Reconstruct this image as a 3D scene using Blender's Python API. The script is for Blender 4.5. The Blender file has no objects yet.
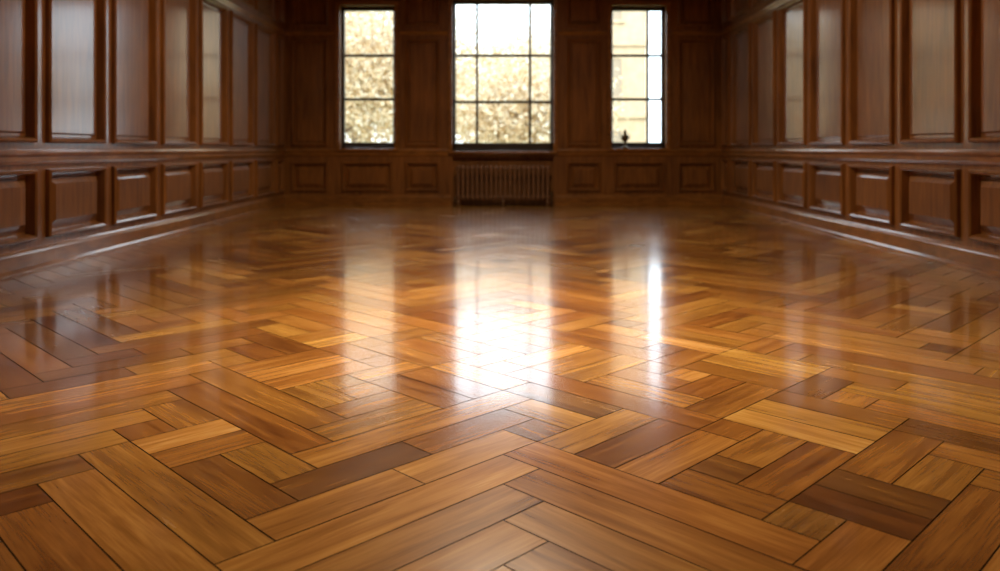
import bpy, bmesh, math, random
from mathutils import Vector, Matrix
random.seed(58)
scene = bpy.context.scene
scene.view_settings.view_transform='Standard'
scene.view_settings.look='None'
XW, YF, YB, ZC = 3.92, 14.29, -3.5, 5.0

# ------------------------------------------------------------ helpers
class MB:
    def __init__(s): s.v=[]; s.f=[]; s.m=[]
    def face(s, pts, mi=0):
        n=len(s.v); s.v.extend([tuple(p) for p in pts]); s.f.append(tuple(range(n,n+len(pts)))); s.m.append(mi)
    def box(s,x0,x1,y0,y1,z0,z1,mi=0,T=None):
        P=[(x0,y0,z0),(x1,y0,z0),(x1,y1,z0),(x0,y1,z0),(x0,y0,z1),(x1,y0,z1),(x1,y1,z1),(x0,y1,z1)]
        if T: P=[T(*p) for p in P]
        n=len(s.v); s.v.extend(P)
        for q in [(3,2,1,0),(4,5,6,7),(0,1,5,4),(1,2,6,5),(2,3,7,6),(3,0,4,7)]:
            s.f.append(tuple(n+i for i in q)); s.m.append(mi)
    def tube(s,p0,p1,r0,r1,seg=10,mi=0,caps=True):
        p0=Vector(p0);p1=Vector(p1);d=(p1-p0).normalized()
        a=d.orthogonal().normalized(); b=d.cross(a)
        n=len(s.v)
        for p,r in ((p0,r0),(p1,r1)):
            for i in range(seg):
                t=2*math.pi*i/seg
                s.v.append(tuple(p+a*math.cos(t)*r+b*math.sin(t)*r))
        for i in range(seg):
            j=(i+1)%seg
            s.f.append((n+i,n+j,n+seg+j,n+seg+i)); s.m.append(mi)
        if caps:
            s.f.append(tuple(n+i for i in reversed(range(seg)))); s.m.append(mi)
            s.f.append(tuple(n+seg+i for i in range(seg))); s.m.append(mi)
    def lathe(s,c,prof,seg=20,mi=0):
        n=len(s.v)
        for r,z in prof:
            for i in range(seg):
                t=2*math.pi*i/seg
                s.v.append((c[0]+r*math.cos(t),c[1]+r*math.sin(t),c[2]+z))
        for k in range(len(prof)-1):
            for i in range(seg):
                j=(i+1)%seg
                s.f.append((n+k*seg+i,n+k*seg+j,n+(k+1)*seg+j,n+(k+1)*seg+i)); s.m.append(mi)
    def obj(s,name,mats,parent=None,smooth=False,bevel=0,weld=False):
        me=bpy.data.meshes.new(name); me.from_pydata(s.v,[],s.f)
        for m in mats: me.materials.append(m)
        me.polygons.foreach_set('material_index',s.m)
        if weld:
            bm=bmesh.new(); bm.from_mesh(me)
            bmesh.ops.remove_doubles(bm,verts=bm.verts,dist=1e-5)
            bmesh.ops.recalc_face_normals(bm,faces=bm.faces); bm.to_mesh(me); bm.free()
        if smooth: me.polygons.foreach_set('use_smooth',[True]*len(me.polygons))
        me.update()
        o=bpy.data.objects.new(name,me); scene.collection.objects.link(o)
        if parent: o.parent=parent
        if bevel:
            b=o.modifiers.new('bev','BEVEL'); b.width=bevel; b.segments=2; b.limit_method='ANGLE'
        return o
def empty(name,loc=(0,0,0)):
    e=bpy.data.objects.new(name,None); e.location=loc; scene.collection.objects.link(e); return e

def newmat(name):
    m=bpy.data.materials.new(name); m.use_nodes=True
    nt=m.node_tree; return m,nt,nt.nodes['Principled BSDF']
def simple(name,col,rough=.5,metal=0,noise=0.0,scale=20):
    m,nt,b=newmat(name)
    b.inputs['Base Color'].default_value=(*col,1); b.inputs['Roughness'].default_value=rough; b.inputs['Metallic'].default_value=metal
    if noise:
        tc=nt.nodes.new('ShaderNodeTexCoord'); n=nt.nodes.new('ShaderNodeTexNoise'); n.inputs['Scale'].default_value=scale; n.inputs['Detail'].default_value=5
        r=nt.nodes.new('ShaderNodeValToRGB')
        r.color_ramp.elements[0].color=(*[c*(1-noise) for c in col],1); r.color_ramp.elements[0].position=.3
        r.color_ramp.elements[1].color=(*[min(1,c*(1+noise)) for c in col],1); r.color_ramp.elements[1].position=.7
        nt.links.new(tc.outputs['Object'],n.inputs['Vector']); nt.links.new(n.outputs['Fac'],r.inputs['Fac']); nt.links.new(r.outputs['Color'],b.inputs['Base Color'])
    return m
def wood(name,dark,light,scale=(14,14,1.2),rough=.5,coat=1.0):
    m,nt,b=newmat(name)
    N=nt.nodes; L=nt.links
    tc=N.new('ShaderNodeTexCoord'); mp=N.new('ShaderNodeMapping'); mp.inputs['Scale'].default_value=scale
    n=N.new('ShaderNodeTexNoise'); n.inputs['Scale'].default_value=1.5; n.inputs['Detail'].default_value=8; n.inputs['Distortion'].default_value=.6
    n2=N.new('ShaderNodeTexNoise'); n2.inputs['Scale'].default_value=.9; n2.inputs['Detail'].default_value=3
    r=N.new('ShaderNodeValToRGB'); e=r.color_ramp.elements
    e[0].position=.3; e[0].color=(*dark,1); e[1].position=.72; e[1].color=(*light,1)
    mx=N.new('ShaderNodeMath'); mx.operation='MULTIPLY_ADD'; mx.inputs[1].default_value=.55
    m2=N.new('ShaderNodeMath'); m2.operation='MULTIPLY'; m2.inputs[1].default_value=.45
    L.new(tc.outputs['Object'],mp.inputs['Vector']); L.new(mp.outputs['Vector'],n.inputs['Vector']); L.new(tc.outputs['Object'],n2.inputs['Vector'])
    L.new(n2.outputs['Fac'],m2.inputs[0]); L.new(n.outputs['Fac'],mx.inputs[0]); L.new(m2.outputs[0],mx.inputs[2])
    L.new(mx.outputs[0],r.inputs['Fac']); L.new(r.outputs['Color'],b.inputs['Base Color'])
    b.inputs['Roughness'].default_value=rough; b.inputs['Specular IOR Level'].default_value=.2
    b.inputs['Coat Weight'].default_value=coat; b.inputs['Coat Roughness'].default_value=.15; b.inputs['Coat IOR'].default_value=1.6
    return m

M_wall=wood('mahogany_panelling',(.085,.027,.006),(.30,.110,.021))
M_trim=wood('mahogany_trim',(.11,.037,.007),(.36,.138,.025),scale=(3,3,12),rough=.4)
M_frame=simple('window_frame_paint',(.03,.016,.009),.4)
M_iron=simple('bronzed_cast_iron',(.20,.095,.045),.42,.15,.3,30)
M_brass=simple('dark_brass',(.12,.08,.04),.3,.8)
M_plaster=simple('ceiling_plaster',(.40,.30,.20),.8,0,.06,4)

# ------------------------------------------------------------ floor
def floor_material():
    m,nt,b=newmat('oak_parquet'); N=nt.nodes; L=nt.links
    uv=N.new('ShaderNodeUVMap'); uv.uv_map='UVMap'
    at=N.new('ShaderNodeAttribute'); at.attribute_name='plank'
    sep=N.new('ShaderNodeSeparateColor'); L.new(at.outputs['Color'],sep.inputs[0])
    def noise(sc,scale,det,dist=0):
        mp=N.new('ShaderNodeMapping'); mp.inputs['Scale'].default_value=sc
        L.new(uv.outputs['UV'],mp.inputs['Vector'])
        n=N.new('ShaderNodeTexNoise'); n.inputs['Scale'].default_value=scale; n.inputs['Detail'].default_value=det; n.inputs['Distortion'].default_value=dist
        L.new(mp.outputs['Vector'],n.inputs['Vector']); return n
    g1=noise((1.8,24,1),1.0,6,.8); g2=noise((7,190,1),1.0,4,.2); g3=noise((1.2,3.5,1),1.3,3,.5)
    r=N.new('ShaderNodeValToRGB'); cr=r.color_ramp
    cr.elements[0].position=0; cr.elements[0].color=(.050,.016,.004,1)
    cr.elements[1].position=1; cr.elements[1].color=(.70,.40,.125,1)
    for p,c in ((.25,(.148,.050,.009,1)),(.5,(.295,.117,.020,1)),(.75,(.47,.215,.044,1))):
        e=cr.elements.new(p); e.color=c
    def math_(op,a,bv,c=None):
        x=N.new('ShaderNodeMath'); x.operation=op
        for i,q in enumerate((a,bv,c)):
            if q is None: continue
            if isinstance(q,(int,float)): x.inputs[i].default_value=q
            else: L.new(q,x.inputs[i])
        return x.outputs[0]
    t=math_('MULTIPLY_ADD',g1.outputs['Fac'],.70,-.35)
    t2=math_('MULTIPLY_ADD',g2.outputs['Fac'],.36,-.18)
    t3=math_('MULTIPLY_ADD',g3.outputs['Fac'],.48,-.24)
    s=math_('ADD',t,t2); s=math_('ADD',s,t3); s=math_('ADD',s,sep.outputs[0])
    L.new(s,r.inputs['Fac'])
    hs=N.new('ShaderNodeHueSaturation')
    L.new(math_('MULTIPLY_ADD',sep.outputs[1],.012,.495),hs.inputs['Hue'])
    L.new(r.outputs['Color'],hs.inputs['Color'])
    L.new(hs.outputs['Color'],b.inputs['Base Color'])
    tc=N.new('ShaderNodeTexCoord'); sm=N.new('ShaderNodeTexNoise'); sm.inputs['Scale'].default_value=1.7; sm.inputs['Detail'].default_value=5
    L.new(tc.outputs['Object'],sm.inputs['Vector'])
    ro=math_('MULTIPLY_ADD',sm.outputs['Fac'],.10,.14)
    ro=math_('MULTIPLY_ADD',sep.outputs[1],.05,ro)
    ro=math_('MULTIPLY_ADD',g1.outputs['Fac'],.05,ro)
    L.new(ro,b.inputs['Roughness'])
    h=math_('MULTIPLY_ADD',g2.outputs['Fac'],.3,g1.outputs['Fac'])
    bp=N.new('ShaderNodeBump'); bp.inputs['Strength'].default_value=.10; bp.inputs['Distance'].default_value=.003
    L.new(h,bp.inputs['Height']); L.new(bp.outputs['Normal'],b.inputs['Normal'])
    b.inputs['Coat Weight'].default_value=.8
    L.new(math_('MULTIPLY_ADD',sm.outputs['Fac'],.05,.09),b.inputs['Coat Roughness'])
    return m
M_floor=floor_material(); M_gap=simple('parquet_joint',(.012,.006,.003),.8)
M_gap.node_tree.nodes['Principled BSDF'].inputs['Specular IOR Level'].default_value=.1

planks=[]
PW,PN=.164,6; PL=PW*PN; C0=2.62/math.sqrt(2)
def emit(al,a0,a1,b0,b1,tone):
    if a1-a0<1e-4: return
    if al=='u': planks.append((a0,a1,b0,b1,'u',tone))
    else: planks.append((b0,b1,a0,a1,'v',tone))
def arm(al,m):
    k=-100
    while k<74:
        g=random.choice((1,1,2,2,3,3)); tone=random.gauss(0,.06)
        near=(m==0 and -2<=k<=4)
        infill=(g>=2 and random.random()<.42 and not near)
        def rng(kk):
            ou,ov=C0-kk*PW+m*PL, C0-kk*PW-m*PL
            if al=='u': return ou-PL,ou,ov-PW,ov
            return ov-PW-PL,ov-PW,ou-PW,ou
        rs=[rng(k+i) for i in range(g)]
        ou,ov=C0-k*PW+m*PL, C0-k*PW-m*PL
        cx=(ou-ov)/math.sqrt(2); cy=(ou+ov)/math.sqrt(2)
        k+=g
        if abs(cx)>XW+1.8 or cy<YB-1.2 or cy>YF+2.2: continue
        if infill:
            lo=max(r[0] for r in rs)
            n_av=PN-g+1-g; s=random.randint(0,max(0,n_av)); q0=lo+s*PW; q1=q0+g*PW
            for r in rs:
                emit(al,r[0],q0,r[2],r[3],tone); emit(al,q1,r[1],r[2],r[3],tone)
            b0=min(r[2] for r in rs); b1=max(r[3] for r in rs); tn=tone+random.choice((-.06,.05,.08))
            oth='v' if al=='u' else 'u'
            for i in range(g): emit(oth,b0,b1,q0+i*PW,q0+(i+1)*PW,tn)
        else:
            for r in rs:
                if random.random()<.14:
                    c=r[0]+PW*random.randint(2,PN-2); emit(al,r[0],c,r[2],r[3],tone); emit(al,c,r[1],r[2],r[3],tone)
                else: emit(al,r[0],r[1],r[2],r[3],tone)
for m in range(-5,6):
    arm('u',m); arm('v',m)
bm=bmesh.new(); uvl=bm.loops.layers.uv.new('UVMap'); cl=bm.loops.layers.float_color.new('plank')
r2=math.sqrt(.5)
for (u0,u1,v0,v1,al,tone) in planks:
    g=.0010; bv=.0012
    t=random.gauss(.46,.08)+tone
    q=random.random()
    if q<.12: t+=.17
    elif q<.22: t-=.17
    t=min(.78,max(.15,t)); c=(t,random.random(),random.random(),1)
    ou,ov=random.uniform(0,50),random.uniform(0,50)
    tz=[random.uniform(-.0003,.0003) for _ in range(4)]
    def ring(ins,z):
        pts=[(u0+ins,v0+ins),(u1-ins,v0+ins),(u1-ins,v1-ins),(u0+ins,v1-ins)]
        vs=[bm.verts.new(((a-b)*r2,(a+b)*r2,z+tz[i])) for i,(a,b) in enumerate(pts)]
        uvs=[((a+ou,b+ov) if al=='u' else (b+ou,a+ov)) for a,b in pts]
        return vs,uvs
    o,ouv=ring(g,-.0025); t_,tuv=ring(g+bv,0)
    ft=bm.faces.new(t_); fs=[(ft,tuv)]
    for i in range(4):
        j=(i+1)%4
        f=bm.faces.new([o[i],o[j],t_[j],t_[i]]); f.material_index=1
        fs.append((f,[ouv[i],ouv[j],tuv[j],tuv[i]]))
    for f,us in fs:
        for lp,uvv in zip(f.loops,us): lp[uvl].uv=uvv; lp[cl]=c
for co,no in (((-XW,0,0),(-1,0,0)),((XW,0,0),(1,0,0)),((0,YB,0),(0,-1,0)),((0,YF+.25,0),(0,1,0))):
    bmesh.ops.bisect_plane(bm,geom=bm.verts[:]+bm.edges[:]+bm.faces[:],plane_co=co,plane_no=no,clear_outer=True)
def bmbox(x0,x1,y0,y1,z0,z1,mi):
    vs=[bm.verts.new(p) for p in [(x0,y0,z0),(x1,y0,z0),(x1,y1,z0),(x0,y1,z0),(x0,y0,z1),(x1,y0,z1),(x1,y1,z1),(x0,y1,z1)]]
    for q in [(3,2,1,0),(4,5,6,7),(0,1,5,4),(1,2,6,5),(2,3,7,6),(3,0,4,7)]:
        f=bm.faces.new([vs[i] for i in q]); f.material_index=mi
bmbox(-XW,XW,YB,YF+.25,-.12,-.003,1)
me=bpy.data.meshes.new('floor'); bm.to_mesh(me); bm.free()
me.materials.append(M_floor); me.materials.append(M_gap)
fl=bpy.data.objects.new('floor',me); scene.collection.objects.link(fl)

# ------------------------------------------------------------ walls
TL=lambda a,d,z:(-XW+d,a,z)
TR=lambda a,d,z:(XW-d,a,z)
TF=lambda a,d,z:(a,YF-d,z)
TB=lambda a,d,z:(a,YB+d,z)
P_up=[(0,0),(.004,.030),(.02,.044),(.038,.032),(.048,.004),(.060,-.034),(.078,-.034),(.094,-.020)]
P_lo=[(0,0),(.004,.030),(.02,.044),(.036,.032),(.048,0),(.058,-.036),(.074,-.036),(.135,.006),(.14,.012)]
def panel(mb,T,a0,a1,z0,z1,prof):
    mx=min(a1-a0,z1-z0)*.42; sc=min(1,mx/prof[-1][0])
    R=[[T(a0+i*sc,d,z0+i*sc),T(a1-i*sc,d,z0+i*sc),T(a1-i*sc,d,z1-i*sc),T(a0+i*sc,d,z1-i*sc)] for i,d in prof]
    for A,Bq in zip(R,R[1:]):
        for i in range(4):
            j=(i+1)%4; mb.face([A[i],A[j],Bq[j],Bq[i]])
    mb.face(R[-1])
def wall(name,T,a0,a1,feats,thick=.35):
    mb=MB()
    As=sorted({a0,a1,*[f[1] for f in feats],*[f[2] for f in feats]}); Zs=sorted({0,ZC,*[f[3] for f in feats],*[f[4] for f in feats]})
    for x0,x1 in zip(As,As[1:]):
        for z0,z1 in zip(Zs,Zs[1:]):
            cx,cz=(x0+x1)/2,(z0+z1)/2; inn=[f for f in feats if f[1]<cx<f[2] and f[3]<cz<f[4]]
            if not inn: mb.face([T(x0,0,z0),T(x1,0,z0),T(x1,0,z1),T(x0,0,z1)])
            if not (inn and inn[0][0]=='hole'): mb.face([T(x0,-thick,z0),T(x1,-thick,z0),T(x1,-thick,z1),T(x0,-thick,z1)])
    for x in (a0,a1): mb.face([T(x,0,0),T(x,-thick,0),T(x,-thick,ZC),T(x,0,ZC)])
    for z in (0,ZC): mb.face([T(a0,0,z),T(a1,0,z),T(a1,-thick,z),T(a0,-thick,z)])
    for k,x0,x1,z0,z1 in feats:
        if k=='up': panel(mb,T,x0,x1,z0,z1,P_up)
        elif k=='lo': panel(mb,T,x0,x1,z0,z1,P_lo)
        else:
            dd=thick if k=='hole' else .12
            P=[(x0,z0),(x1,z0),(x1,z1),(x0,z1)]
            for i in range(4):
                p,q=P[i],P[(i+1)%4]; mb.face([T(p[0],0,p[1]),T(q[0],0,q[1]),T(q[0],-dd,q[1]),T(p[0],-dd,p[1])])
            if k=='recess': mb.face([T(x0,-dd,z0),T(x1,-dd,z0),T(x1,-dd,z1),T(x0,-dd,z1)])
    return mb.obj(name,[M_wall])
st=[6.77+1.155*k for k in range(-9,7)]; edges=[YB]+[s for s in st if s>YB+.3]+[YF+.03]
sf=[]
for a,b in zip(edges,edges[1:]):
    a+=.085; b-=.085
    sf+=[('lo',a,b,.24,.83),('up',a,b,1.05,2.99),('up',a,b,3.2,4.45)]
wall('wall_left',TL,YB,YF,sf,.3); wall('wall_right',TR,YB,YF,sf,.3)
WIN=[(-2.91,-1.94,1.0,3.56),(-.90,.90,.95,3.68),(1.94,2.91,1.0,3.56)]
ff=[('hole',*w) for w in WIN]+[('recess',-.90,.90,0,.86)]
for s in (-1,1):
    def R(a,b): return (min(s*a,s*b),max(s*a,s*b))
    for a,b in ((3.13,3.78),(1.14,1.75)):
        ff+=[('lo',*R(a,b),.24,.77),('up',*R(a,b),1.05,2.97),('up',*R(a,b),3.2,4.45)]
    ff+=[('lo',*R(1.98,2.88),.24,.77),('up',*R(1.98,2.88),3.78,4.45)]
ff+=[('up',-.8,.8,3.88,4.45)]
wall('wall_far',TF,-XW,XW,ff)
bf=[]
for k in range(6):
    a=-XW+.12+k*1.28; bf+=[('lo',a+.06,a+1.2,.24,.83),('up',a+.06,a+1.2,1.05,2.99),('up',a+.06,a+1.2,3.2,4.45)]
wall('wall_back',TB,-XW,XW,bf,.3)

def extr(name,T,segs,prof):
    mb=MB()
    for a0,a1 in segs:
        n=len(prof)
        for i in range(n):
            j=(i+1)%n; p,q=prof[i],prof[j]
            mb.face([T(a0,p[0],p[1]),T(a1,p[0],p[1]),T(a1,q[0],q[1]),T(a0,q[0],q[1])])
        for x in (a0,a1): mb.face([T(x,p[0],p[1]) for p in prof])
    return mb.obj(name,[M_trim],weld=True)
BASE=[(0,0),(.05,0),(.05,.012),(.035,.03),(.028,.035),(.028,.14),(.02,.155),(.02,.165),(.008,.18),(0,.18)]
RAIL=[(0,.87),(.012,.87),(.02,.885),(.03,.90),(.03,.935),(.052,.955),(.056,.975),(.05,.992),(.02,1.0),(0,1.0)]
BAND=[(0,3.03),(.015,3.03),(.02,3.05),(.035,3.07),(.04,3.09),(.03,3.11),(0,3.12)]
CORN=[(0,4.6),(.02,4.6),(.04,4.66),(.1,4.74),(.2,4.84),(.24,4.9),(.24,5),(0,5)]
for nm,T,segs in (('left',TL,[(YB,YF)]),('right',TR,[(YB,YF)]),('far',TF,[(-XW,-.93),(.93,XW)]),('back',TB,[(-XW,XW)])):
    extr('baseboard_'+nm,T,segs,BASE)
k=1
for T,segs,bands in ((TL,[(YB,YF)],None),(TR,[(YB,YF)],None),(TF,[(-XW,-.985),(.985,XW)],[(-XW,-3.0),(-1.85,-.985),(.985,1.85),(3.0,XW)]),(TB,[(-XW,XW)],None)):
    extr('trim_%d'%k,T,segs,RAIL); extr('trim_%d'%(k+1),T,bands or segs,BAND)
    extr('trim_%d'%(k+2),T,[(segs[0][0],segs[-1][1])],CORN); k+=3

mb=MB(); mb.box(-XW-.3,XW+.3,YB-.3,YF+.35,ZC,ZC+.25)
for i in range(5):
    y=YB+1.8+i*3.55; mb.box(-XW,XW,y-.12,y+.12,ZC-.18,ZC+.01,1)
for x in (-1.6,1.6): mb.box(x-.1,x+.1,YB,YF,ZC-.14,ZC+.01,1)
mb.obj('ceiling',[M_plaster,M_trim])

# ------------------------------------------------------------ windows
mg=bpy.data.materials.new('window_glass'); mg.use_nodes=True; nt=mg.node_tree; nt.nodes.clear()
o=nt.nodes.new('ShaderNodeOutputMaterial'); mx=nt.nodes.new('ShaderNodeMixShader'); tr=nt.nodes.new('ShaderNodeBsdfTransparent'); gl=nt.nodes.new('ShaderNodeBsdfGlossy')
gl.inputs['Roughness'].default_value=.02; mx.inputs[0].default_value=.05
nt.links.new(tr.outputs[0],mx.inputs[1]); nt.links.new(gl.outputs[0],mx.inputs[2]); nt.links.new(mx.outputs[0],o.inputs[0])
def window(name,x0,x1,z0,z1,glz0,vert,hor,fw=.045):
    e=empty(name,((x0+x1)/2,YF+.22,z0)); off=Vector(e.location)
    mb=MB()
    y0,y1=YF+.17,YF+.25
    def bx(a,b,c,d,ya=y0,yb=y1): mb.box(a-off.x,b-off.x,ya-off.y,yb-off.y,c-off.z,d-off.z)
    bx(x0,x0+fw,z0,z1); bx(x1-fw,x1,z0,z1); bx(x0,x1,z1-.06,z1); bx(x0,x1,z0,glz0)
    bx(x0,x1,z0,z0+.05,y0-.08,y1+.06)
    for v in vert: bx(v-.022,v+.022,glz0,z1-.06,y0+.02,y1-.02)
    for h in hor: bx(x0+fw,x1-fw,h-.024,h+.024,y0+.018,y1-.018)
    mb.obj('sash',[M_frame],e,bevel=.004)
    mb=MB(); yy=YF+.21-off.y
    mb.face([(x0+fw-off.x,yy,glz0-off.z),(x1-fw-off.x,yy,glz0-off.z),(x1-fw-off.x,yy,z1-.06-off.z),(x0+fw-off.x,yy,z1-.06-off.z)])
    mb.obj('glass',[mg],e)
    mb=MB(); cw=.08
    for a,b,c,d,pr in ((x0-cw,x0-.002,z0-.0,z1+cw,.035),(x1+.002,x1+cw,z0,z1+cw,.035),(x0-.002,x1+.002,z1+.002,z1+cw,.035),
                    (x0-cw,x0-cw+.025,z0,z1+cw,.055),(x1+cw-.025,x1+cw,z0,z1+cw,.055),(x0-cw,x1+cw,z1+cw-.025,z1+cw,.055)):
        mb.box(a-off.x,b-off.x,YF-pr-off.y,YF-off.y,c-off.z,d-off.z)
    mb.obj('casing',[M_trim],e,bevel=.005)
    mb=MB(); mb.box(x0-.06-off.x,x1+.06-off.x,YF-.075-off.y,YF-off.y,z0-.035-off.z,z0+.012-off.z); mb.box(x0-off.x,x1-off.x,YF-.002-off.y,YF+.16-off.y,z0-off.z,z0+.012-off.z)
    mb.obj('sill',[M_trim],e,bevel=.006)
    ld=bpy.data.lights.new(name+'_portal','AREA'); ld.shape='RECTANGLE'; ld.size=x1-x0; ld.size_y=z1-z0; ld.cycles.is_portal=True
    lo=bpy.data.objects.new('portal',ld); scene.collection.objects.link(lo); lo.parent=e
    lo.location=(0,.1,(z1-z0)/2); lo.rotation_euler=(-math.pi/2,0,0)
window('window_1',*WIN[0],1.12,[],[1.90,2.69])
window('window_2',*WIN[1],1.11,[-.47,.49],[1.85,2.69])
window('window_3',*WIN[2],1.12,[2.62],[1.90,2.69])

# ------------------------------------------------------------ radiator
rad=empty('radiator',(0,YF-.125,0))
mb=MB(); n=20; pitch=1.66/n
for i in range(n):
    x=-.83+pitch*(i+.5)
    for dy in (-.06,.01,.08):
        mb.lathe((x,dy,0),[(0,.10),(.022,.105),(.034,.14),(.03,.17),(.026,.2),(.026,.6),(.03,.64),(.034,.67),(.022,.705),(0,.712)],10)
    for z in (.15,.655): mb.box(x-.026,x+.026,-.06,.08,z-.03,z+.03)
for z in (.15,.655):
    mb.tube((-.85,.01,z),(.85,.01,z),.026,.026,12)
for x in (-.83+pitch*.5,.83-pitch*.5,0):
    for dy in (-.06,.08): mb.tube((x,dy,0),(x,dy,.12),.03,.018,10)
mb.obj('sections',[M_iron],rad,smooth=True)
mb=MB(); mb.tube((.86,.02,.15),(.86,.02,0),.014,.014,10); mb.tube((-.86,.02,.15),(-.86,.02,0),.014,.014,10)
mb.tube((.86,.02,.13),(.86,.02,.24),.024,.02,12)
mb.obj('valve_and_pipes',[M_brass],rad,smooth=True)

orn=MB(); orn.lathe((0,0,0),[(0,0),(.05,0),(.052,.015),(.03,.03),(.014,.05),(.012,.08),(.02,.095),(.045,.13),(.055,.165),(.045,.20),(.022,.22),(.02,.235),(.032,.25),(.03,.255),(.014,.262),(.01,.28),(.014,.292),(0,.305)],24)
for s in (-1,1):
    pr=None
    for k in range(9):
        t=math.pi*k/8; p=(s*(.045+.03*math.sin(t)),0,.14+.085*k/8)
        if pr: orn.tube(pr,p,.005,.005,8)
        pr=p
oo=orn.obj('bronze_urn',[M_brass],smooth=True); oo.location=(2.18,YF-.005,1.013); oo.scale=(1.3,1.3,1.15)

# ------------------------------------------------------------ added fill lights under the ceiling, out of view
me_em=bpy.data.materials.new('fill_diffuser'); me_em.use_nodes=True  # glowing disc of the added fill fixtures
pb=me_em.node_tree.nodes['Principled BSDF']; pb.inputs['Emission Color'].default_value=(1,.8,.55,1); pb.inputs['Emission Strength'].default_value=1.0
for i,(y,pw,sp) in enumerate(((.8,9,160),(4.6,115,74),(8.5,250,158))):  # unseen fixtures, added to brighten the floor and panelling
    e=empty('added_fill_light',(0,y,ZC))
    mb=MB(); mb.lathe((0,0,0),[(0,0),(.62,0),(.64,-.03),(.64,-.10),(.60,-.12),(.56,-.10),(.56,-.05)],32)
    mb.obj('rim',[M_brass],e,smooth=True)
    mb=MB(); mb.lathe((0,0,0),[(.57,-.08),(.0001,-.08)],32); mb.obj('diffuser',[me_em],e)
    ld=bpy.data.lights.new('fill_lamp','AREA'); ld.shape='DISK'; ld.size=1.0; ld.energy=pw; ld.color=(1,.83,.60); ld.spread=math.radians(sp)
    lo=bpy.data.objects.new('fill_lamp',ld); scene.collection.objects.link(lo); lo.parent=e; lo.location=(0,0,-.13)

# ------------------------------------------------------------ outside
M_grass=simple('lawn',(.25,.26,.10),.9,0,.4,3)
mb=MB(); mb.box(-60,60,YF+.6,120,-1.0,-.8); mb.obj('ground',[M_grass])
M_bark=simple('bark',(.22,.16,.11),.9,0,.4,12)
M_leaf,nt,b=newmat('autumn_leaves')
gi=nt.nodes.new('ShaderNodeNewGeometry'); r=nt.nodes.new('ShaderNodeValToRGB')
r.color_ramp.elements[0].color=(.47,.30,.14,1); r.color_ramp.elements[1].color=(.84,.78,.64,1); e_=r.color_ramp.elements.new(.5); e_.color=(.71,.57,.37,1)
nt.links.new(gi.outputs['Random Per Island'],r.inputs['Fac']); nt.links.new(r.outputs['Color'],b.inputs['Base Color']); b.inputs['Roughness'].default_value=.7
tl=nt.nodes.new('ShaderNodeBsdfTranslucent'); mxx=nt.nodes.new('ShaderNodeMixShader'); mxx.inputs[0].default_value=.45
nt.links.new(r.outputs['Color'],tl.inputs['Color']); nt.links.new(b.outputs[0],mxx.inputs[1]); nt.links.new(tl.outputs[0],mxx.inputs[2]); nt.links.new(mxx.outputs[0],nt.nodes['Material Output'].inputs['Surface'])
def tree(name,loc,h,rad_,nl,seed,crown=.42):
    rnd=random.Random(seed); mb=MB(); tips=[]
    def br(p,d,l,r,dep):
        q=p+d*l; mb.tube(p,q,r,r*.68,7,0,False)
        if dep==0: tips.append(q); return
        for _ in range(3 if dep>1 else 4):
            nd=(d+Vector((rnd.uniform(-1,1),rnd.uniform(-1,1),rnd.uniform(-.45,.5)))*.95).normalized()
            br(q,nd,l*rnd.uniform(.62,.85),r*.62,dep-1)
        if dep<3: tips.append(q)
    br(Vector((0,0,0)),Vector((0,0,1)),h*.22,h*.018,4)
    for k in range(nl):
        if k%2:
            t=rnd.choice(tips); c=t+Vector((rnd.gauss(0,1),rnd.gauss(0,1),rnd.gauss(0,1)))*rad_
        else:
            d=Vector((rnd.gauss(0,1),rnd.gauss(0,1),rnd.gauss(0,1))).normalized()*(rnd.random()**.4)*h*crown
            c=Vector((d.x,d.y,d.z+h*.52))
        a=Vector((rnd.uniform(-1,1),rnd.uniform(-1,1),rnd.uniform(-1,1))).normalized(); bb=a.orthogonal().normalized(); s=rnd.uniform(.05,.10)
        mb.face([c-a*s,c-bb*s*.6,c+a*s,c+bb*s*.6],1)
    o=mb.obj(name,[M_bark,M_leaf]); o.location=loc; return o
tree('autumn_tree',(-4.9,27,-.8),9,.6,42000,1)
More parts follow.
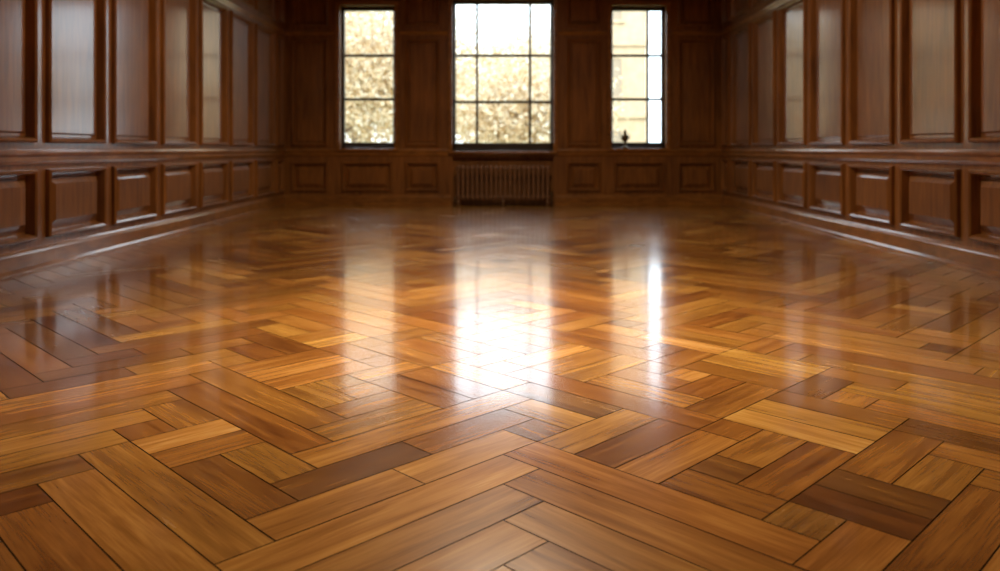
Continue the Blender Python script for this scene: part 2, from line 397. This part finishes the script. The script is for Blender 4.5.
tree('autumn_tree',(-10.5,31,-.8),10,.7,18000,2)
tree('autumn_tree',(.8,23,-.8),5.4,.4,12000,3)
tree('autumn_tree',(-2.6,38,-.8),7.6,.7,20000,5)
tree('autumn_tree',(1.2,52,-.8),14,1.2,26000,9)
tree('autumn_tree',(-8,47,-.8),11,.8,22000,8)
tree('autumn_tree',(14,36,-.8),9,.6,12000,4)
M_stone=simple('limestone',(.50,.37,.24),.85,0,.12,3); M_dk=simple('house_window_glass',(.30,.23,.15),.2)
mb=MB()
bx0,bx1,by=3.4,5.55,31.0
mb.box(bx0,bx1,by,by+8,-.8,12)
for z in (2.2,5.0,8.0): mb.box(bx0-.1,bx1+.1,by-.12,by,z,z+.22,0)
for z in (0.2,3.0,6.0,9.0):
    mb.box(3.7,4.6,by-.02,by+.05,z,z+1.5,1)
    mb.box(3.6,4.7,by-.1,by,z-.12,z,0); mb.box(3.6,3.7,by-.06,by,z,z+1.5,0); mb.box(4.6,4.7,by-.06,by,z,z+1.5,0); mb.box(3.6,4.7,by-.06,by,z+1.5,z+1.62,0)
mb.box(bx0-.2,bx1+.2,by-.2,by+8.2,12,12.4,0)
mb.obj('stone_building',[M_stone,M_dk])

w=bpy.data.worlds.new('sky'); scene.world=w; w.use_nodes=True
bg=w.node_tree.nodes['Background']; bg.inputs[0].default_value=(.76,.90,1,1); bg.inputs[1].default_value=4.8
sd=bpy.data.lights.new('sun','SUN'); sd.energy=1.9; sd.angle=.05; sd.color=(1,.88,.70)
so=bpy.data.objects.new('sun',sd); scene.collection.objects.link(so); so.rotation_euler=(math.radians(50),0,math.radians(-15))

# ------------------------------------------------------------ camera
cd=bpy.data.cameras.new('camera'); cam=bpy.data.objects.new('camera',cd); scene.collection.objects.link(cam)
cam.location=(0,0,1.0); cam.rotation_euler=(math.pi/2,0,0)
cd.sensor_width=36; cd.lens=28.8; cd.shift_x=-.003; cd.shift_y=-.1365
cd.dof.use_dof=True; cd.dof.focus_distance=3.0; cd.dof.aperture_fstop=1.9
scene.camera=cam
